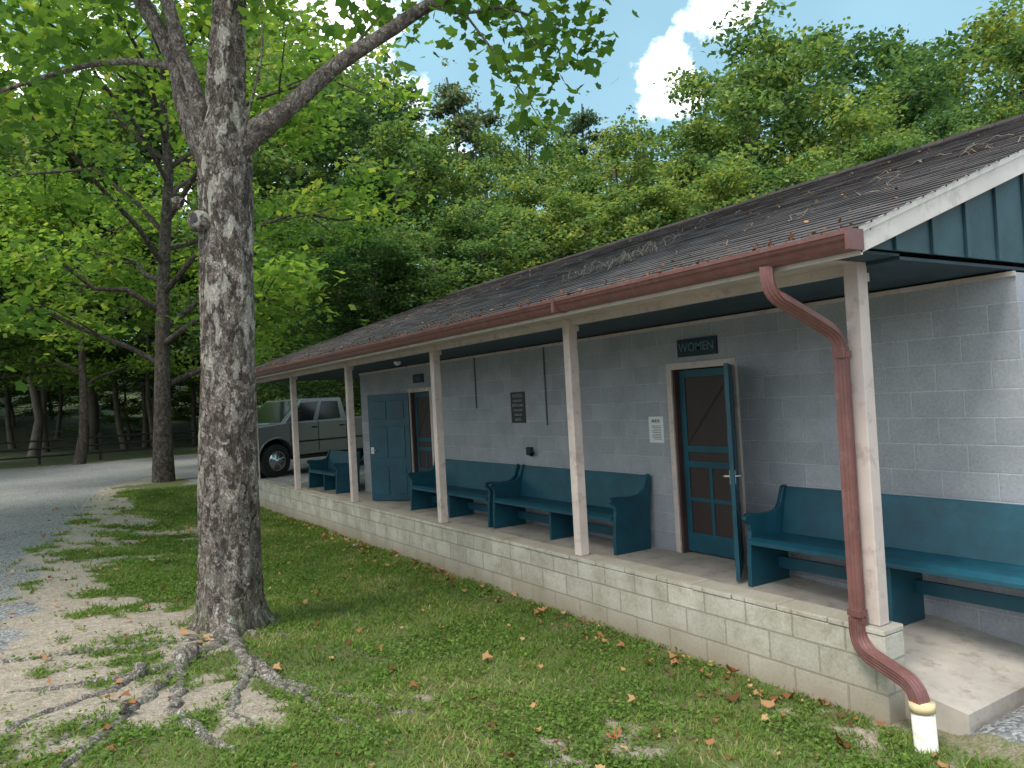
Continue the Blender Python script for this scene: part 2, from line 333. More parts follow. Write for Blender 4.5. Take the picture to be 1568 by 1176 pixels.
def place(kind,X,Y,top,seed):
    gz=float(G(X,Y)); rr=random.Random(seed)
    T={'p':pine,'b':broad,'g':grove}[kind]; T=T[seed%len(T)]; H0=20 if kind=='p' else 16
    s=(top-gz)/H0; w=s*rr.uniform(.85,1.1)
    if kind!='p': w=max(w,.7)
    a=rr.uniform(0,6.28); ca,sa=math.cos(a),math.sin(a); v=T['V']
    W=np.stack([(v[:,0]*ca-v[:,1]*sa)*w+X,(v[:,0]*sa+v[:,1]*ca)*w+Y,v[:,2]*s+gz-.1],-1)
    FV.append(W); FQ.append(T['Q']+FO[0]); FM.append(T['m']); FA.append(np.clip(T['a']+rr.uniform(-.26,.26),0,1)); FO[0]+=len(v)
key=[('g',20,42,170),('g',-60,36,140),('g',110,47,110),('g',200,50,80),('g',290,44,70),('g',370,47,20),('b',430,42,80),('b',490,48,110),('b',545,40,160),
 ('p',610,46,75),('b',600,38,200),('p',690,50,75),('p',750,54,115),('b',690,38,240),('b',800,46,185),('b',850,40,250),('p',905,56,110),('b',930,42,220),('p',985,58,150),('b',1010,40,250),
 ('b',1070,36,180),('b',1140,33,75),('b',1225,37,50),('b',1290,31,165),('b',1350,38,110),('b',1430,33,180),('b',1440,50,50),('b',1540,44,50),('b',1620,40,40),('b',1720,34,90),
 ('b',570,27,370),('b',650,28,345),('b',735,27.5,330),('b',815,29,310),('b',895,28,295),('b',985,27,280),('b',1090,27,265),('b',1190,26,245),('b',1310,26,220),('b',1430,25,190),('b',1550,25,180),('b',1660,26,170),
 ('b',505,31,330),('g',-150,34,130),('g',-260,30,130),('b',1800,34,90),('b',460,38,300)]
SA,CA=math.sin(math.radians(32.3)),math.cos(math.radians(32.3))
for k,(kd,bx,D,ty) in enumerate(key):
    t=(bx-757)/1178; tan_e=(611-.055*(bx-784)-ty)/1178
    place(kd,D*(SA+CA*t),D*(CA-SA*t),1.7+D*tan_e,k)
for k in range(20):     # tall stems behind the fence on the left
    t=-.82+.64*(k+random.random())/20; D=random.uniform(43,54); X=D*(SA+CA*t); Y=D*(CA-SA*t)
    place('g',X,Y,float(G(X,Y))+random.uniform(11,16),500+k)
for k in range(24):
    t=-1.0+2.1*(k+random.random())/24; D=random.uniform(62,80); X=D*(SA+CA*t); Y=D*(CA-SA*t)
    place('b',X,Y,float(G(X,Y))+random.uniform(9,13),300+k)
for k in range(15):     # understory closing the view between the stems
    t=-.85+.05*k; D=random.uniform(53,59); X=D*(SA+CA*t); Y=D*(CA-SA*t)
    place('b',X,Y,float(G(X,Y))+random.uniform(4.5,8),400+k)
FQ=np.concatenate(FQ)
new_obj('forest',np_mesh('forest',np.concatenate(FV),FQ.ravel(),np.full(len(FQ),4),[M_barkF,M_leafF,M_pine],attr={'v':np.concatenate(FA)},midx=np.concatenate(FM)))
# ------------------------------------------------------------ second shade tree + neighbours
def shade_tree(name,X,Y,H,R,base,tr,n,seed,nl=20,mat=M_leaf,sz=(.12,.22),shape=DIA):
    r=np.random.default_rng(seed); E=empty(name); gz=float(G(X,Y))
    paths,cl=skeleton(r,H,R,base,tr,nl,.12); off=np.array([X,Y,gz-.1])
    paths=[(p+off,q,s) for p,q,s in paths]; tube_obj('trunk_and_limbs',paths,M_bark2,E)
    C,s,v=clump_leaves(r,cl,n,.38,sz,.35); leaf_obj('foliage',C+off,s,v+.12,mat,E,.5,shape,r)
shade_tree('shade_tree',3.13,23.2,15,6.0,3.2,.24,20000,31,24,sz=(.17,.27))
shade_tree('shade_tree',-5.2,14.5,13,6.0,3.0,.25,11000,32,22,sz=(.15,.24),shape=LOBE)
shade_tree('shade_tree',-1.5,40,13,5,4.0,.2,8000,33,18,sz=(.2,.34))
shade_tree('shade_tree',1.8,37.5,12,5,4.0,.2,8000,34,18,sz=(.2,.34))
shade_tree('shade_tree',-9,33,13,6,3.6,.25,9000,35,18,sz=(.2,.34))
# ------------------------------------------------------------ main sycamore
syc=empty('sycamore_tree'); TX,TY=1.46,7.23
def P3(u,z,v=0.0):
    return (TX+.845*u+.534*v, TY-.534*u+.845*v, z)
tz=np.concatenate([np.linspace(-.3,.6,22),np.linspace(.66,7.5,110)])
cu=np.interp(tz,[-.3,4.1,5.4,7.5],[0,.16,.27,.33]); rr_=np.interp(tz,[-.3,0,.5,1.5,3.0,3.9,4.2,4.5,5.4,7.5],[.31,.272,.255,.242,.235,.228,.215,.160,.135,.10])
seg=72; th=np.arange(seg)*2*math.pi/seg; TT,ZZ=np.meshgrid(th,tz); 
fl=np.exp(-(ZZ+.25)/.13)*(.26+.26*np.cos(4*TT+.7)+.16*np.cos(7*TT))
nz=(fbm(np.cos(TT)*1.5+ZZ*.3,np.sin(TT)*1.5+ZZ*.7,1.3,8)-.5)*.07+(fbm(np.cos(TT)*2+ZZ*.5,np.sin(TT)*2+ZZ*1.5,3.0,9)-.5)*.05+(fbm(np.cos(TT)*2-ZZ*1.2,np.sin(TT)*2+ZZ*2.5,8.0,19)-.5)*.022
ctr=np.array([P3(u,z) for u,z in zip(cu,tz)]); RR=rr_[:,None]*(1+np.clip(fl,-.1,1))+nz
Vt=np.stack([ctr[:,0][:,None]+RR*np.cos(TT),ctr[:,1][:,None]+RR*np.sin(TT),ZZ],-1).reshape(-1,3)
i=np.arange(len(tz)-1)[:,None]*seg; j=np.arange(seg)[None,:]; jn=(j+1)%seg
Qt=np.stack([i+j,i+jn,i+seg+jn,i+seg+j],-1).reshape(-1,4)
new_obj('trunk',np_mesh('trunk',Vt,Qt.ravel(),np.full(len(Qt),4),[M_bark],smooth=True),syc)
def limb(pts,rad,n=14):
    P=np.array([P3(*p) for p in pts]); s=np.linspace(0,len(P)-1,n); k=np.arange(len(P))
    Pi=np.column_stack([np.interp(s,k,P[:,i]) for i in range(3)])
    for _ in range(2): Pi[1:-1]=(Pi[:-2]+2*Pi[1:-1]+Pi[2:])/4
    return (Pi,np.interp(s,k,rad)*rng.uniform(.95,1.06,n),14)
L=[limb([(.12,3.95),(.36,4.2),(.76,4.45),(1.19,4.82),(1.67,5.08),(2.04,5.32),(2.9,5.75,.2),(3.8,6.3,.4)],[.15,.120,.080,.070,.062,.056,.045,.02],26),
   limb([(.08,3.95),(-.12,4.28),(-.2,4.6),(-.22,4.87),(-.38,5.23),(-.56,5.55),(-1.0,6.4,.2),(-1.6,7.6,.4)],[.14,.10,.085,.08,.075,.07,.05,.02],26),
   limb([(-.02,4.2),(-.05,4.6,-.05),(-.16,4.95,-.1),(-.22,5.3,-.1),(-.33,5.8,-.2),(-.5,7,-.4)],[.10,.075,.065,.06,.05,.03],20),
   limb([(-.24,4.87),(-.6,4.96),(-1.03,4.95),(-1.5,4.9,.1),(-2.1,4.8,.2),(-2.8,4.7,.3)],[.035,.03,.026,.022,.018,.008],20),
   limb([(.3,5.6),(.8,6.6,.5),(1.4,7.8,.9)],[.09,.06,.02]),limb([(.3,5.9),(0,7,-.8),(-.2,8.5,-1.8)],[.09,.06,.02]),limb([(.33,7.3),(.35,9,0.1),(.3,11,.2)],[.1,.06,.02]),
   limb([(.28,6.3),(1.0,7.0,-1.0),(2.2,7.6,-2.2)],[.07,.05,.02]),limb([(.1,6.3),(-.9,6.6,1.0),(-2.2,6.9,2.2)],[.07,.05,.02]),
   limb([(.3,3.99,-.1),(.45,4.4,-.15),(.62,4.9,-.2),(.6,5.5,-.2)],[.015,.012,.01,.008]),
   limb([(2.04,5.32),(2.4,5.25,.1),(2.75,5.35,.1),(3.2,5.1,.1),(3.5,4.95,.1)],[.02,.016,.013,.01,.005]),
   limb([(2.4,5.25,.1),(2.62,4.9,.05),(2.8,4.6,.0),(3.0,4.25,0)],[.012,.01,.008,.003]),
   limb([(2.8,5.3,.1),(2.95,5.0,.05),(3.1,4.8,.0),(3.3,4.7,0)],[.010,.008,.006,.003]),
   limb([(1.19,4.82),(1.3,5.1,.3),(1.55,5.5,.5)],[.02,.015,.01])]
tube_obj('limbs',L,M_limb,syc)
k1=np.array(P3(-.02,3.42,-.20)); k2=np.array(P3(-.23,3.62,-.05))
dv=np.array([-.534-.2,-.845,0.0]); dv/=np.linalg.norm(dv)
tube_obj('knot',[(np.array([k1,k1+dv*.05,k1+dv*.085,k1+dv*.07]),[.10,.085,.06,.03],14),(np.array([k2,k2+np.array([-.05,.02,.03]),k2+np.array([-.08,.03,.05])]),[.06,.045,.004],12)],M_bark,syc)
tube_obj('knot_hole',[(np.array([k1+dv*.05,k1+dv*.09]),[.035,.03],12),(np.array([k1+dv*.088,k1+dv*.0895]),[.03,.0005],12)],M_black,syc)
r=np.random.default_rng(77); cl=[]
spots=[(3.19,5.03,.1),(2.77,4.75,.0),(3.48,4.95,.1),(2.97,4.35,0),(3.3,5.25,.2),(2.5,5.3,.1),(2.2,5.35,0),(1.75,5.35,.2),(1.35,5.4,.4),(.75,5.35,-.2),(.6,5.5,-.2),(3.0,5.5,.2),(2.7,5.1,.1),(2.9,5.15,0),(3.05,4.85,.1),(2.6,5.5,.2),(3.5,5.3,.2),(3.3,4.7,0),(2.85,4.55,0),
  (-1.52,4.75,.1),(-1.9,4.95,.2),(-1.5,5.25,.2),(-1.0,5.2,.1),(-.75,5.5,.2),(-2.0,5.4,.3),(-1.2,5.6,.2),(-1.7,4.5,.2),(-2.1,4.5,.3),(-2.3,5.0,.3),(-1.3,5.0,-.3),(-.5,5.7,-.3),(1.9,5.7,.1),(-2.0,5.8,0),(-1.0,5.9,0)]
for (u,z,v) in spots: cl.append((*P3(u,z,v),r.uniform(-.25,.1)))
C1,s1,v1=clump_leaves(r,np.array(cl),len(cl)*30,.18,(.07,.13),.7)
up=[]
for k in range(230):
    a=r.uniform(0,6.283); z=r.uniform(5.9,12.5); rad=4.4*math.sqrt(max(0.05,1-((z-8)/4.8)**2))*r.uniform(.25,1)
    up.append((TX+.3+rad*math.cos(a),TY+rad*math.sin(a),z,r.uniform(-.2,.2)))
C2,s2,v2=clump_leaves(r,np.array(up),4400,.33,(.13,.22),.4)
leaf_obj('foliage',np.concatenate([C1,C2]),np.concatenate([s1,s2]),np.concatenate([v1-.08,v2]),M_leaf,syc,.7,LOBE,r)
def gp(x,y,dz=0): return (x,y,float(G(x,y))+dz)
def root(pts,r0,r1):
    P=np.array([gp(*p) for p in pts]); n=30; s=np.linspace(0,len(P)-1,n); k=np.arange(len(P)); Pi=np.column_stack([np.interp(s,k,P[:,i]) for i in range(3)])
    for _ in range(2): Pi[1:-1]=(Pi[:-2]+2*Pi[1:-1]+Pi[2:])/4
    Pi[1:,:2]+=rng.normal(0,.014,(n-1,2)); R=np.linspace(r0,r1,n)*rng.uniform(.85,1.15,n); R[-6:]*=np.linspace(.9,.3,6); Pi[:,2]=G(Pi[:,0],Pi[:,1])+rng.normal(.002,.005,n)-R*.4
    Pi[-4:,2]-=np.linspace(0,.03,4)
    Pi[0,2]+=.09; Pi[1,2]+=.05; Pi[2,2]+=.02
    return (Pi,R,12)
B=(1.40,7.0)
tube_obj('surface_roots',[root([B,(1.3,6.75),(1.0,6.4),(.62,6.1),(.1,6.1),(-.3,6.3)],.085,.025),root([B,(1.0,6.9),(.4,6.95),(-.14,7.0),(-.6,7.2)],.05,.02),
 root([(1.0,6.4),(.7,5.8),(.45,5.3),(.2,4.9),(0,4.5)],.055,.035),root([(.9,6.3),(.8,5.7),(.68,5.2),(.8,4.7),(.95,4.3)],.05,.035),
 root([B,(1.35,6.4),(1.34,5.75),(1.45,5.2),(1.55,4.66),(1.75,4.04)],.07,.025),root([(1.34,5.75),(1.6,5.2),(1.89,4.65),(2.1,4.4)],.04,.018),
 root([(1.34,5.9),(1.1,5.4),(1.0,5.0),(1.15,4.5)],.045,.025),root([(.62,6.1),(.35,5.8),(-.05,5.6),(-.3,5.2)],.04,.02),root([B,(1.7,6.85),(1.9,6.75)],.05,.015),root([(.45,5.3),(.25,5.3),(0,5.0)],.035,.015)],M_root,syc)
# ------------------------------------------------------------ grass blades, fallen leaves
N=340000; bx=rng.uniform(-1.6,4.33,N); by=2.0+19*rng.uniform(0,1,N)**1.7
g_,r_=masks(bx,by); keep=(rng.uniform(0,1,N)<(g_*(1-r_))**1.4*(-.1+1.5*fbm(bx,by,3.5,55)))&(np.hypot(bx-TX,by-TY)>.34)
bx,by=bx[keep],by[keep]; N=len(bx); bz=G(bx,by)
hh=rng.uniform(.015,.042,N)*(1+.03*by)*(.5+1.0*fbm(bx,by,2.0,66)); ww=rng.uniform(.003,.006,N)*(1+.09*by); a=rng.uniform(0,6.283,N); ln=rng.normal(0,.8,(N,2))*hh[:,None]
b0=np.stack([bx-np.cos(a)*ww,by-np.sin(a)*ww,bz-.005],-1); b1=np.stack([bx+np.cos(a)*ww,by+np.sin(a)*ww,bz-.005],-1); b2=np.stack([bx+ln[:,0],by+ln[:,1],bz+hh],-1)
Vg=np.stack([b0,b1,b2],1).reshape(-1,3); vv=np.clip(.48+1.5*(fbm(bx,by,1.2,88)-.5)+rng.normal(0,.19,N),0,1)
new_obj('grass',np_mesh('grass',Vg,np.arange(N*3),np.full(N,3),[M_grass],attr={'v':np.repeat(vv,3)}))
N=120000; bx=rng.uniform(-1.0,4.33,N); by=2.4+14*rng.uniform(0,1,N)**1.6; g_,r_=masks(bx,by)
keep=(rng.uniform(0,1,N)<g_*(1-r_)*ss(.42,.62,fbm(bx,by,1.6,99)))&(np.hypot(bx-TX,by-TY)>.36); bx,by=bx[keep],by[keep]; N=len(bx)
C=np.stack([bx,by,G(bx,by)+rng.uniform(.01,.045,N)],-1); leaf_obj('clover',C,rng.uniform(.016,.03,N)*(1+.04*by),np.clip(rng.normal(.42,.15,N),0,1),M_grass,None,.45,DIA)
N=1000; bx=rng.uniform(-2.5,4.3,N); by=2.2+17*rng.uniform(0,1,N)**1.3
nb=320; bx=np.concatenate([bx,4.3-np.abs(rng.normal(0,.2,nb))]); by=np.concatenate([by,rng.uniform(2.9,15,nb)])
N=len(bx); C=np.stack([bx,by,G(bx,by)+rng.uniform(.014,.032,N)],-1)
CU=LOBE.copy(); CU[:,2]=.9*(CU[:,0]**2)+.2*np.sin(CU[:,1]*3)
leaf_obj('fallen_leaves',C,rng.choice([.02,.035,.055,.085],N,p=[.42,.32,.19,.07])*rng.uniform(.8,1.2,N),rng.uniform(0,1,N),M_dead,None,.25,CU)
# ------------------------------------------------------------ restroom building
bld=empty('restroom_building')
XW,XB=5.8,14.0; Y0,Y1=2.6,15.0
EAX,RX,PITCH=3.88,9.9,.35; EZ=2.555; RYA,RYB=2.50,18.4; RZ=EZ+PITCH*(RX-EAX)
def wallseg(n,y0,y1,z0=0.0,z1=2.40): box(n,XW,XW+.2,y0,y1,z0,z1,M_wall,bld)
wallseg('front_wall_1',Y0,5.18,-.25); wallseg('front_wall_2',5.97,11.78); wallseg('front_wall_3',12.56,Y1); wallseg('front_wall_4',5.18,5.97,1.94); wallseg('front_wall_5',11.78,12.56,1.94)
box('end_wall_near',XW+.2,XB,Y0,Y0+.2,-.3,2.40,M_wall,bld); box('end_wall_far',XW+.2,XB,Y1-.2,Y1,-.3,2.40,M_wall,bld); box('back_wall',XB,XB+.2,Y0,Y1,-.3,2.40,M_wall,bld)
box('wall_top_trim',XW-.02,XW,Y0,Y1,2.375,2.41,M_cream,bld)
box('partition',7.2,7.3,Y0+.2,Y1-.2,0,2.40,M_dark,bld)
prism('porch_slab',[(2.42,-.235),(2.8,-.18),(3.3,-.115),(4.0,-.045),(4.7,-.01),(5.4,0),(18.3,0),(18.3,-.45),(2.42,-.45)],'X',4.50,5.99,M_concrete,bld)
prism('apron',[(2.42,-.235),(2.597,-.21),(2.597,-.45),(2.42,-.45)],'X',5.992,9.0,M_concrete,bld)
box('interior_floor',6.0,XB,Y0+.22,Y1,-.4,0,M_concrete,bld)
box('breezeway_floor',6.0,15,Y1+.001,18.3,-.42,-.004,M_concrete,bld)
box('low_wall',4.33,4.53,2.80,18.3,-.5,.155,M_ledge,bld,.004); 
yy=2.795
while yy<18.3:
    y2=min(yy+.4,18.3); dz=random.uniform(-.005,.005); box('cap_block',4.325+random.uniform(-.005,.005),4.535,yy+.004,y2-.005,.158,.20+dz,M_ledge,bld,.008); yy=y2
box('low_wall_end',4.53,14.9,18.1,18.3,-.5,-.006,M_ledge,bld)
PY=[2.90,5.91,8.80,11.92,15.0,18.1]
for y in PY:
    box('post',4.37,4.47,y-.05,y+.05,.20,2.535,M_cream,bld,.006)
    box('post_block',4.47,4.50,y-.045,y+.045,2.33,2.385,M_cream,bld,.003)
for y in (15.2,18.0): box('post',14.1,14.2,y-.05,y+.05,-.01,2.40,M_cream,bld,.006)
box('beam',4.395,4.46,2.90,18.3,2.385,2.53,M_cream,bld,.004)
box('porch_ceiling',4.462,15.2,2.63,18.3,2.425,2.445,M_ceil,bld)
box('soffit',3.895,4.393,2.86,18.35,2.445,2.46,M_cream,bld); box('soffit_end',3.895,4.46,2.63,2.85,2.447,2.462,M_ceil,bld)
box('eave_fascia',3.875,3.893,2.50,18.4,2.40,2.545,M_white,bld)
VV=[];FF=[]; nC=46; 
ang=math.atan(PITCH); L_=(RX-EAX+.04)/math.cos(ang); st=L_/nC
for side in (1,-1):
    for k in range(nC):
        s0=k*st; s1=(k+1)*st+.01
        segs=62; ys=np.linspace(RYA-.02,RYB+.02,segs+1)
        base=len(VV)
        for y in ys:
            jt=random.uniform(-.004,.004); lift=.009+random.uniform(-.002,.003)
            for (s,l) in ((s0+jt,-.004),(s0+jt,lift),(s1,.001)):
                x=EAX-.04+s*math.cos(ang)-l*math.sin(ang); z=EZ-.014+s*math.sin(ang)+l*math.cos(ang)
                if side<0: x=2*RX-x
                VV.append((x,y,z))
        for q in range(segs):
            a=base+q*3
            FF.append((a,a+1,a+4,a+3)); FF.append((a+1,a+2,a+5,a+4))
me=bpy.data.meshes.new('roof_shingles'); me.from_pydata(VV,[],FF); me.materials.append(M_roof); new_obj('roof_shingles',me,bld)
for sgn in (1,-1):
    f=lambda x: x if sgn>0 else 2*RX-x
    prism('roof_deck',[(f(EAX),EZ-.022),(f(RX),RZ-.022),(f(RX),RZ-.06),(f(EAX),EZ-.06)],'Y',RYA+.035,RYB-.035,M_cream,bld)
    for nm,ya,yb in (('rake_near',RYA,RYA+.03),('rake_far',RYB-.03,RYB)):
        prism(nm,[(f(EAX-.01),EZ-.02),(f(RX),RZ-.02),(f(RX),RZ-.19),(f(EAX-.01),EZ-.15)],'Y',ya,yb,M_white,bld,.003)
        prism('drip_edge',[(f(EAX-.03),EZ-.006),(f(RX),RZ-.003),(f(RX),RZ-.04),(f(EAX-.03),EZ-.044)],'Y',(ya-.012) if ya<5 else yb,ya if ya<5 else yb+.012,M_white,bld)
    box('ridge',RX-.12,RX+.12,RYA-.02,RYB+.02,RZ-.05,RZ+.003,M_roof,bld) if sgn>0 else None
for yg,d in ((Y0,-1),(18.25,1)):
    a,b_=(yg-.0,yg+.02)
    prism('gable_siding',[(4.0,2.47),(2*RX-4.0,2.47),(2*RX-4.0,EZ+PITCH*(4.0-EAX)-.065),(RX,RZ-.065),(4.0,EZ+PITCH*(4.0-EAX)-.065)],'Y',a,b_,M_tealw,bld)
    x=4.35
    while x<2*RX-4.2:
        zt=min(EZ+PITCH*(x-EAX),EZ+PITCH*(2*RX-EAX-x))-.09
        box('batten',x,x+.045,(yg-.022) if d<0 else yg+.021,(yg-.001) if d<0 else yg+.043,2.465,zt,M_tealw,bld,.003); x+=.40
gp_=[(3.873,2.53),(3.873,2.425),(3.80,2.425),(3.785,2.445),(3.772,2.47),(3.757,2.485),(3.75,2.505),(3.742,2.507),(3.742,2.53),(3.757,2.532),(3.762,2.515),(3.86,2.515),(3.862,2.53)]
prism('gutter',gp_,'Y',2.49,18.4,M_brown,bld)
box('gutter_seam',3.738,3.874,5.2,5.24,2.42,2.533,M_brown,bld); box('gutter_end_cap',3.737,3.876,2.478,2.50,2.42,2.534,M_brown,bld)
N=1300; C=np.stack([rng.uniform(3.76,3.99,N),rng.uniform(2.5,18.3,N),rng.uniform(2.53,2.585,N)],-1); leaf_obj('gutter_debris',C,rng.uniform(.015,.045,N),rng.uniform(0,.6,N)**2,M_dead,bld,.7,DIA)
N=900; xx_=3.95+5.8*rng.uniform(0,1,N)**1.5; C=np.stack([xx_,rng.uniform(2.6,18.2,N),EZ+PITCH*(xx_-EAX)+.008],-1); leaf_obj('roof_leaves',C,rng.uniform(.012,.05,N),rng.uniform(0,.9,N),M_dead,bld,.3,DIA)
def rect_tube(name,pts,w,d,mat,parent,ref):
    V=[];F=[];ref=Vector(ref)
    P=[Vector(p) for p in pts]
    for i_,p in enumerate(P):
        t=(P[min(i_+1,len(P)-1)]-P[max(i_-1,0)]).normalized(); a=(ref-t*ref.dot(t)).normalized(); b=t.cross(a)
        prof=[]
        k=7
        for q in range(4):
            for e_ in range(k):
                f=-1+2*e_/k; g=1-(.10 if (e_%2==1) else 0)
                if q==0: x_,y_=f,-g
                elif q==1: x_,y_=g,f
                elif q==2: x_,y_=-f,g
                else: x_,y_=-g,-f
                prof.append(p+a*(x_*w/2)+b*(y_*d/2))
        V+=prof
    n=28
    for i_ in range(len(P)-1):
        for q in range(n): F.append((i_*n+q,i_*n+(q+1)%n,(i_+1)*n+(q+1)%n,(i_+1)*n+q))
    me=bpy.data.meshes.new(name); me.from_pydata([tuple(v) for v in V],[],F); me.materials.append(mat); return new_obj(name,me,parent)
def arc(a,b,c,n=6):
    a,b,c=Vector(a),Vector(b),Vector(c); return [((1-t)**2*a+2*t*(1-t)*b+t*t*c) for t in [i/n for i in range(n+1)]]
ptsA=[(3.81,3.08,2.43)]+arc((3.81,3.08,2.38),(3.81,3.08,2.27),(3.88,3.05,2.23))+arc((4.20,2.97,2.05),(4.30,2.955,1.99),(4.305,2.955,1.90))
ptsB=[(4.305,2.955,1.93),(4.305,2.955,.22)]
ptsC=[(4.305,2.955,.25)]+arc((4.305,2.955,.16),(4.305,2.95,.07),(4.27,2.85,.04))+arc((4.22,2.63,-.01),(4.2,2.54,-.03),(4.2,2.525,-.12))
rect_tube('downspout_top',ptsA,.075,.06,M_brown,bld,(.534,-.845,.1)); rect_tube('downspout',ptsB,.078,.062,M_brown,bld,(.3,-1,0)); rect_tube('downspout_foot',ptsC,.084,.068,M_brown,bld,(.845,-.2,.1))
box('downspout_strap',4.264,4.346,2.912,2.998,1.86,1.90,M_brown,bld); box('downspout_strap',4.264,4.346,2.912,2.998,.26,.30,M_brown,bld)
dp=empty('drain_pipe')
zz0=float(G(4.2,2.52)); tube_obj('pipe',[(np.array([(4.2,2.50,zz0-.1),(4.2,2.515,-.13),(4.2,2.515,-.13),(4.2,2.515,-.14)]),[.062,.062,.05,.05],28)],M_pvc,dp)
tube_obj('collar',[(np.array([(4.2,2.514,-.165),(4.2,2.514,-.165),(4.2,2.515,-.115),(4.2,2.515,-.115)]),[.055,.067,.068,.04],28)],M_cap,dp)
def frame(y0,y1,zt):
    box('door_trim',XW-.03,XW+.06,y0,y0+.07,0,zt,M_cream,bld,.004); box('door_trim',XW-.03,XW+.06,y1-.07,y1,0,zt,M_cream,bld,.004); box('door_trim',XW-.03,XW+.06,y0+.07,y1-.07,zt-.07,zt,M_cream,bld,.004)
    for a,b_ in ((y0+.071,y0+.10),(y1-.10,y1-.071)): box('door_jamb',XW-.01,XW+.16,a,b_,0,zt-.072,M_dark,bld)
frame(5.10,6.05,2.0); frame(11.70,12.64,2.0)
def screen_door(y0,y1,x,zt):
    box('screen_stile',x,x+.03,y0,y0+.075,.02,zt,M_teal,bld,.003); box('screen_stile',x,x+.03,y1-.075,y1,.02,zt,M_teal,bld,.003)
    for a,b_ in ((.02,.22),(.90,.97),(1.06,1.13),(zt-.08,zt)): box('screen_rail',x+.001,x+.029,y0+.075,y1-.075,a,b_,M_teal,bld,.003)
    ym=(y0+y1)/2; box('screen_mullion',x+.004,x+.026,ym-.02,ym+.02,.22,.90,M_teal,bld); box('screen_mullion',x+.005,x+.025,y0+.075,y1-.075,.55,.59,M_teal,bld)
    box('screen_cloth',x+.012,x+.016,y0+.07,y1-.07,.2,zt-.05,M_screen,bld)
    tube_obj('brace',[(np.array([(x-.004,y1-.08,1.16),(x-.004,y0+.08,1.8)]),[.004,.004],6)],M_dark,bld)
screen_door(5.205,5.945,XW+.05,1.92); screen_door(11.81,12.53,XW+.05,1.92)
def leaf_door(name,hx,hy,fx,fy,w=.76,h=1.9):
    E=bpy.data.objects.new(name,None); COL.objects.link(E); E.parent=bld
    E.matrix_world=Matrix.Translation((hx,hy,0))@Matrix.Rotation(math.atan2(fy-hy,fx-hx),4,'Z')
    def b2(n,*a,m=M_teal,bev=.003):
        o=box(n,*a,m,None,bev); o.parent=E; return o
    b2('slab',0,w,-.018,.018,.015,h)
    for z0,z1 in ((.12,.62),(.78,1.35),(1.48,h-.12)):
        for x0,x1 in ((.10,w/2-.04),(w/2+.04,w-.10)):
            for s in (-1,1):
                b2('panel',x0,x1,min(s*.018,s*.028),max(s*.018,s*.028),z0,z1,bev=.008)
    for s in (-1,1):
        b2('rose',w-.09,w-.03,min(s*.019,s*.026),max(s*.019,s*.026),.86,.98,m=M_metal)
        tube_obj('lever',[(np.array([(w-.06,s*.02,.93),(w-.06,s*.07,.93),(w-.075,s*.075,.93),(w-.16,s*.075,.925)]),[.011,.011,.011,.008],10)],M_metal,E)
leaf_door('door_leaf',XW-.035,5.16,5.22,4.72,.72,1.93)
leaf_door('door_leaf',XW-.035,12.60,5.22,13.34,.84,1.93)
tube_obj('conduit',[(np.array([(XW-.015,10.2,2.38),(XW-.015,10.2,1.6)]),[.010,.010],8),(np.array([(XW-.015,8.34,2.38),(XW-.015,8.34,1.35)]),[.010,.010],8)],M_ink,bld)
box('outlet_box',XW-.06,XW,8.72,8.82,.94,1.05,M_sign,bld,.008); tube_obj('outlet_lid',[(np.array([(XW-.05,8.70,.98),(XW-.09,8.64,.96)]),[.04,.03],10)],M_sign,bld)
tube_obj('ceiling_light',[(np.array([(5.1,11.5,2.424),(5.1,11.5,2.39),(5.1,11.5,2.36)]),[.06,.06,.02],14)],M_paper,bld)
# ------------------------------------------------------------ signs
def text(s,y,z,size,x,mat,parent):
    c=bpy.data.curves.new('lettering','FONT'); c.body=s; c.size=size; c.align_x='CENTER'; c.align_y='CENTER'; c.extrude=.002; c.offset=.0012*size/.1; c.materials.append(mat)
    o=bpy.data.objects.new('lettering',c); COL.objects.link(o); o.parent=parent
    o.matrix_world=Matrix(((0,0,-1,x),(-1,0,0,y),(0,1,0,z),(0,0,0,1)))
s=empty('women_sign'); box('board',XW-.025,XW,5.33,5.87,2.055,2.235,M_sign,s,.004); text('WOMEN',5.60,2.145,.125,XW-.028,M_letters,s)
s=empty('men_sign'); box('board',XW-.025,XW,12.0,12.4,2.09,2.24,M_sign,s,.004); text('MEN',12.2,2.165,.11,XW-.028,M_letters,s)
s=empty('notice_sign'); box('board',XW-.012,XW,8.86,9.22,1.38,1.81,M_black,s,.003)
for k,(t_,sz) in enumerate((('NOTICE',.07),('PLEASE KEEP',.042),('RESTROOMS',.05),('CLEAN AND',.042),('TURN OFF',.042),('LIGHTS',.05))): text(t_,9.04,1.755-.066*k,sz,XW-.014,M_signtext,s)
s=empty('paper_notice'); box('sheet',XW-.004,XW,6.165,6.39,1.155,1.44,M_paper,s)
text('RULES',6.28,1.39,.045,XW-.006,M_ink,s)
for k in range(9): box('text_line',XW-.006,XW-.0045,6.20,6.35-.03*((k*7)%3)/2,1.335-.018*k,1.341-.018*k,M_ink,s)
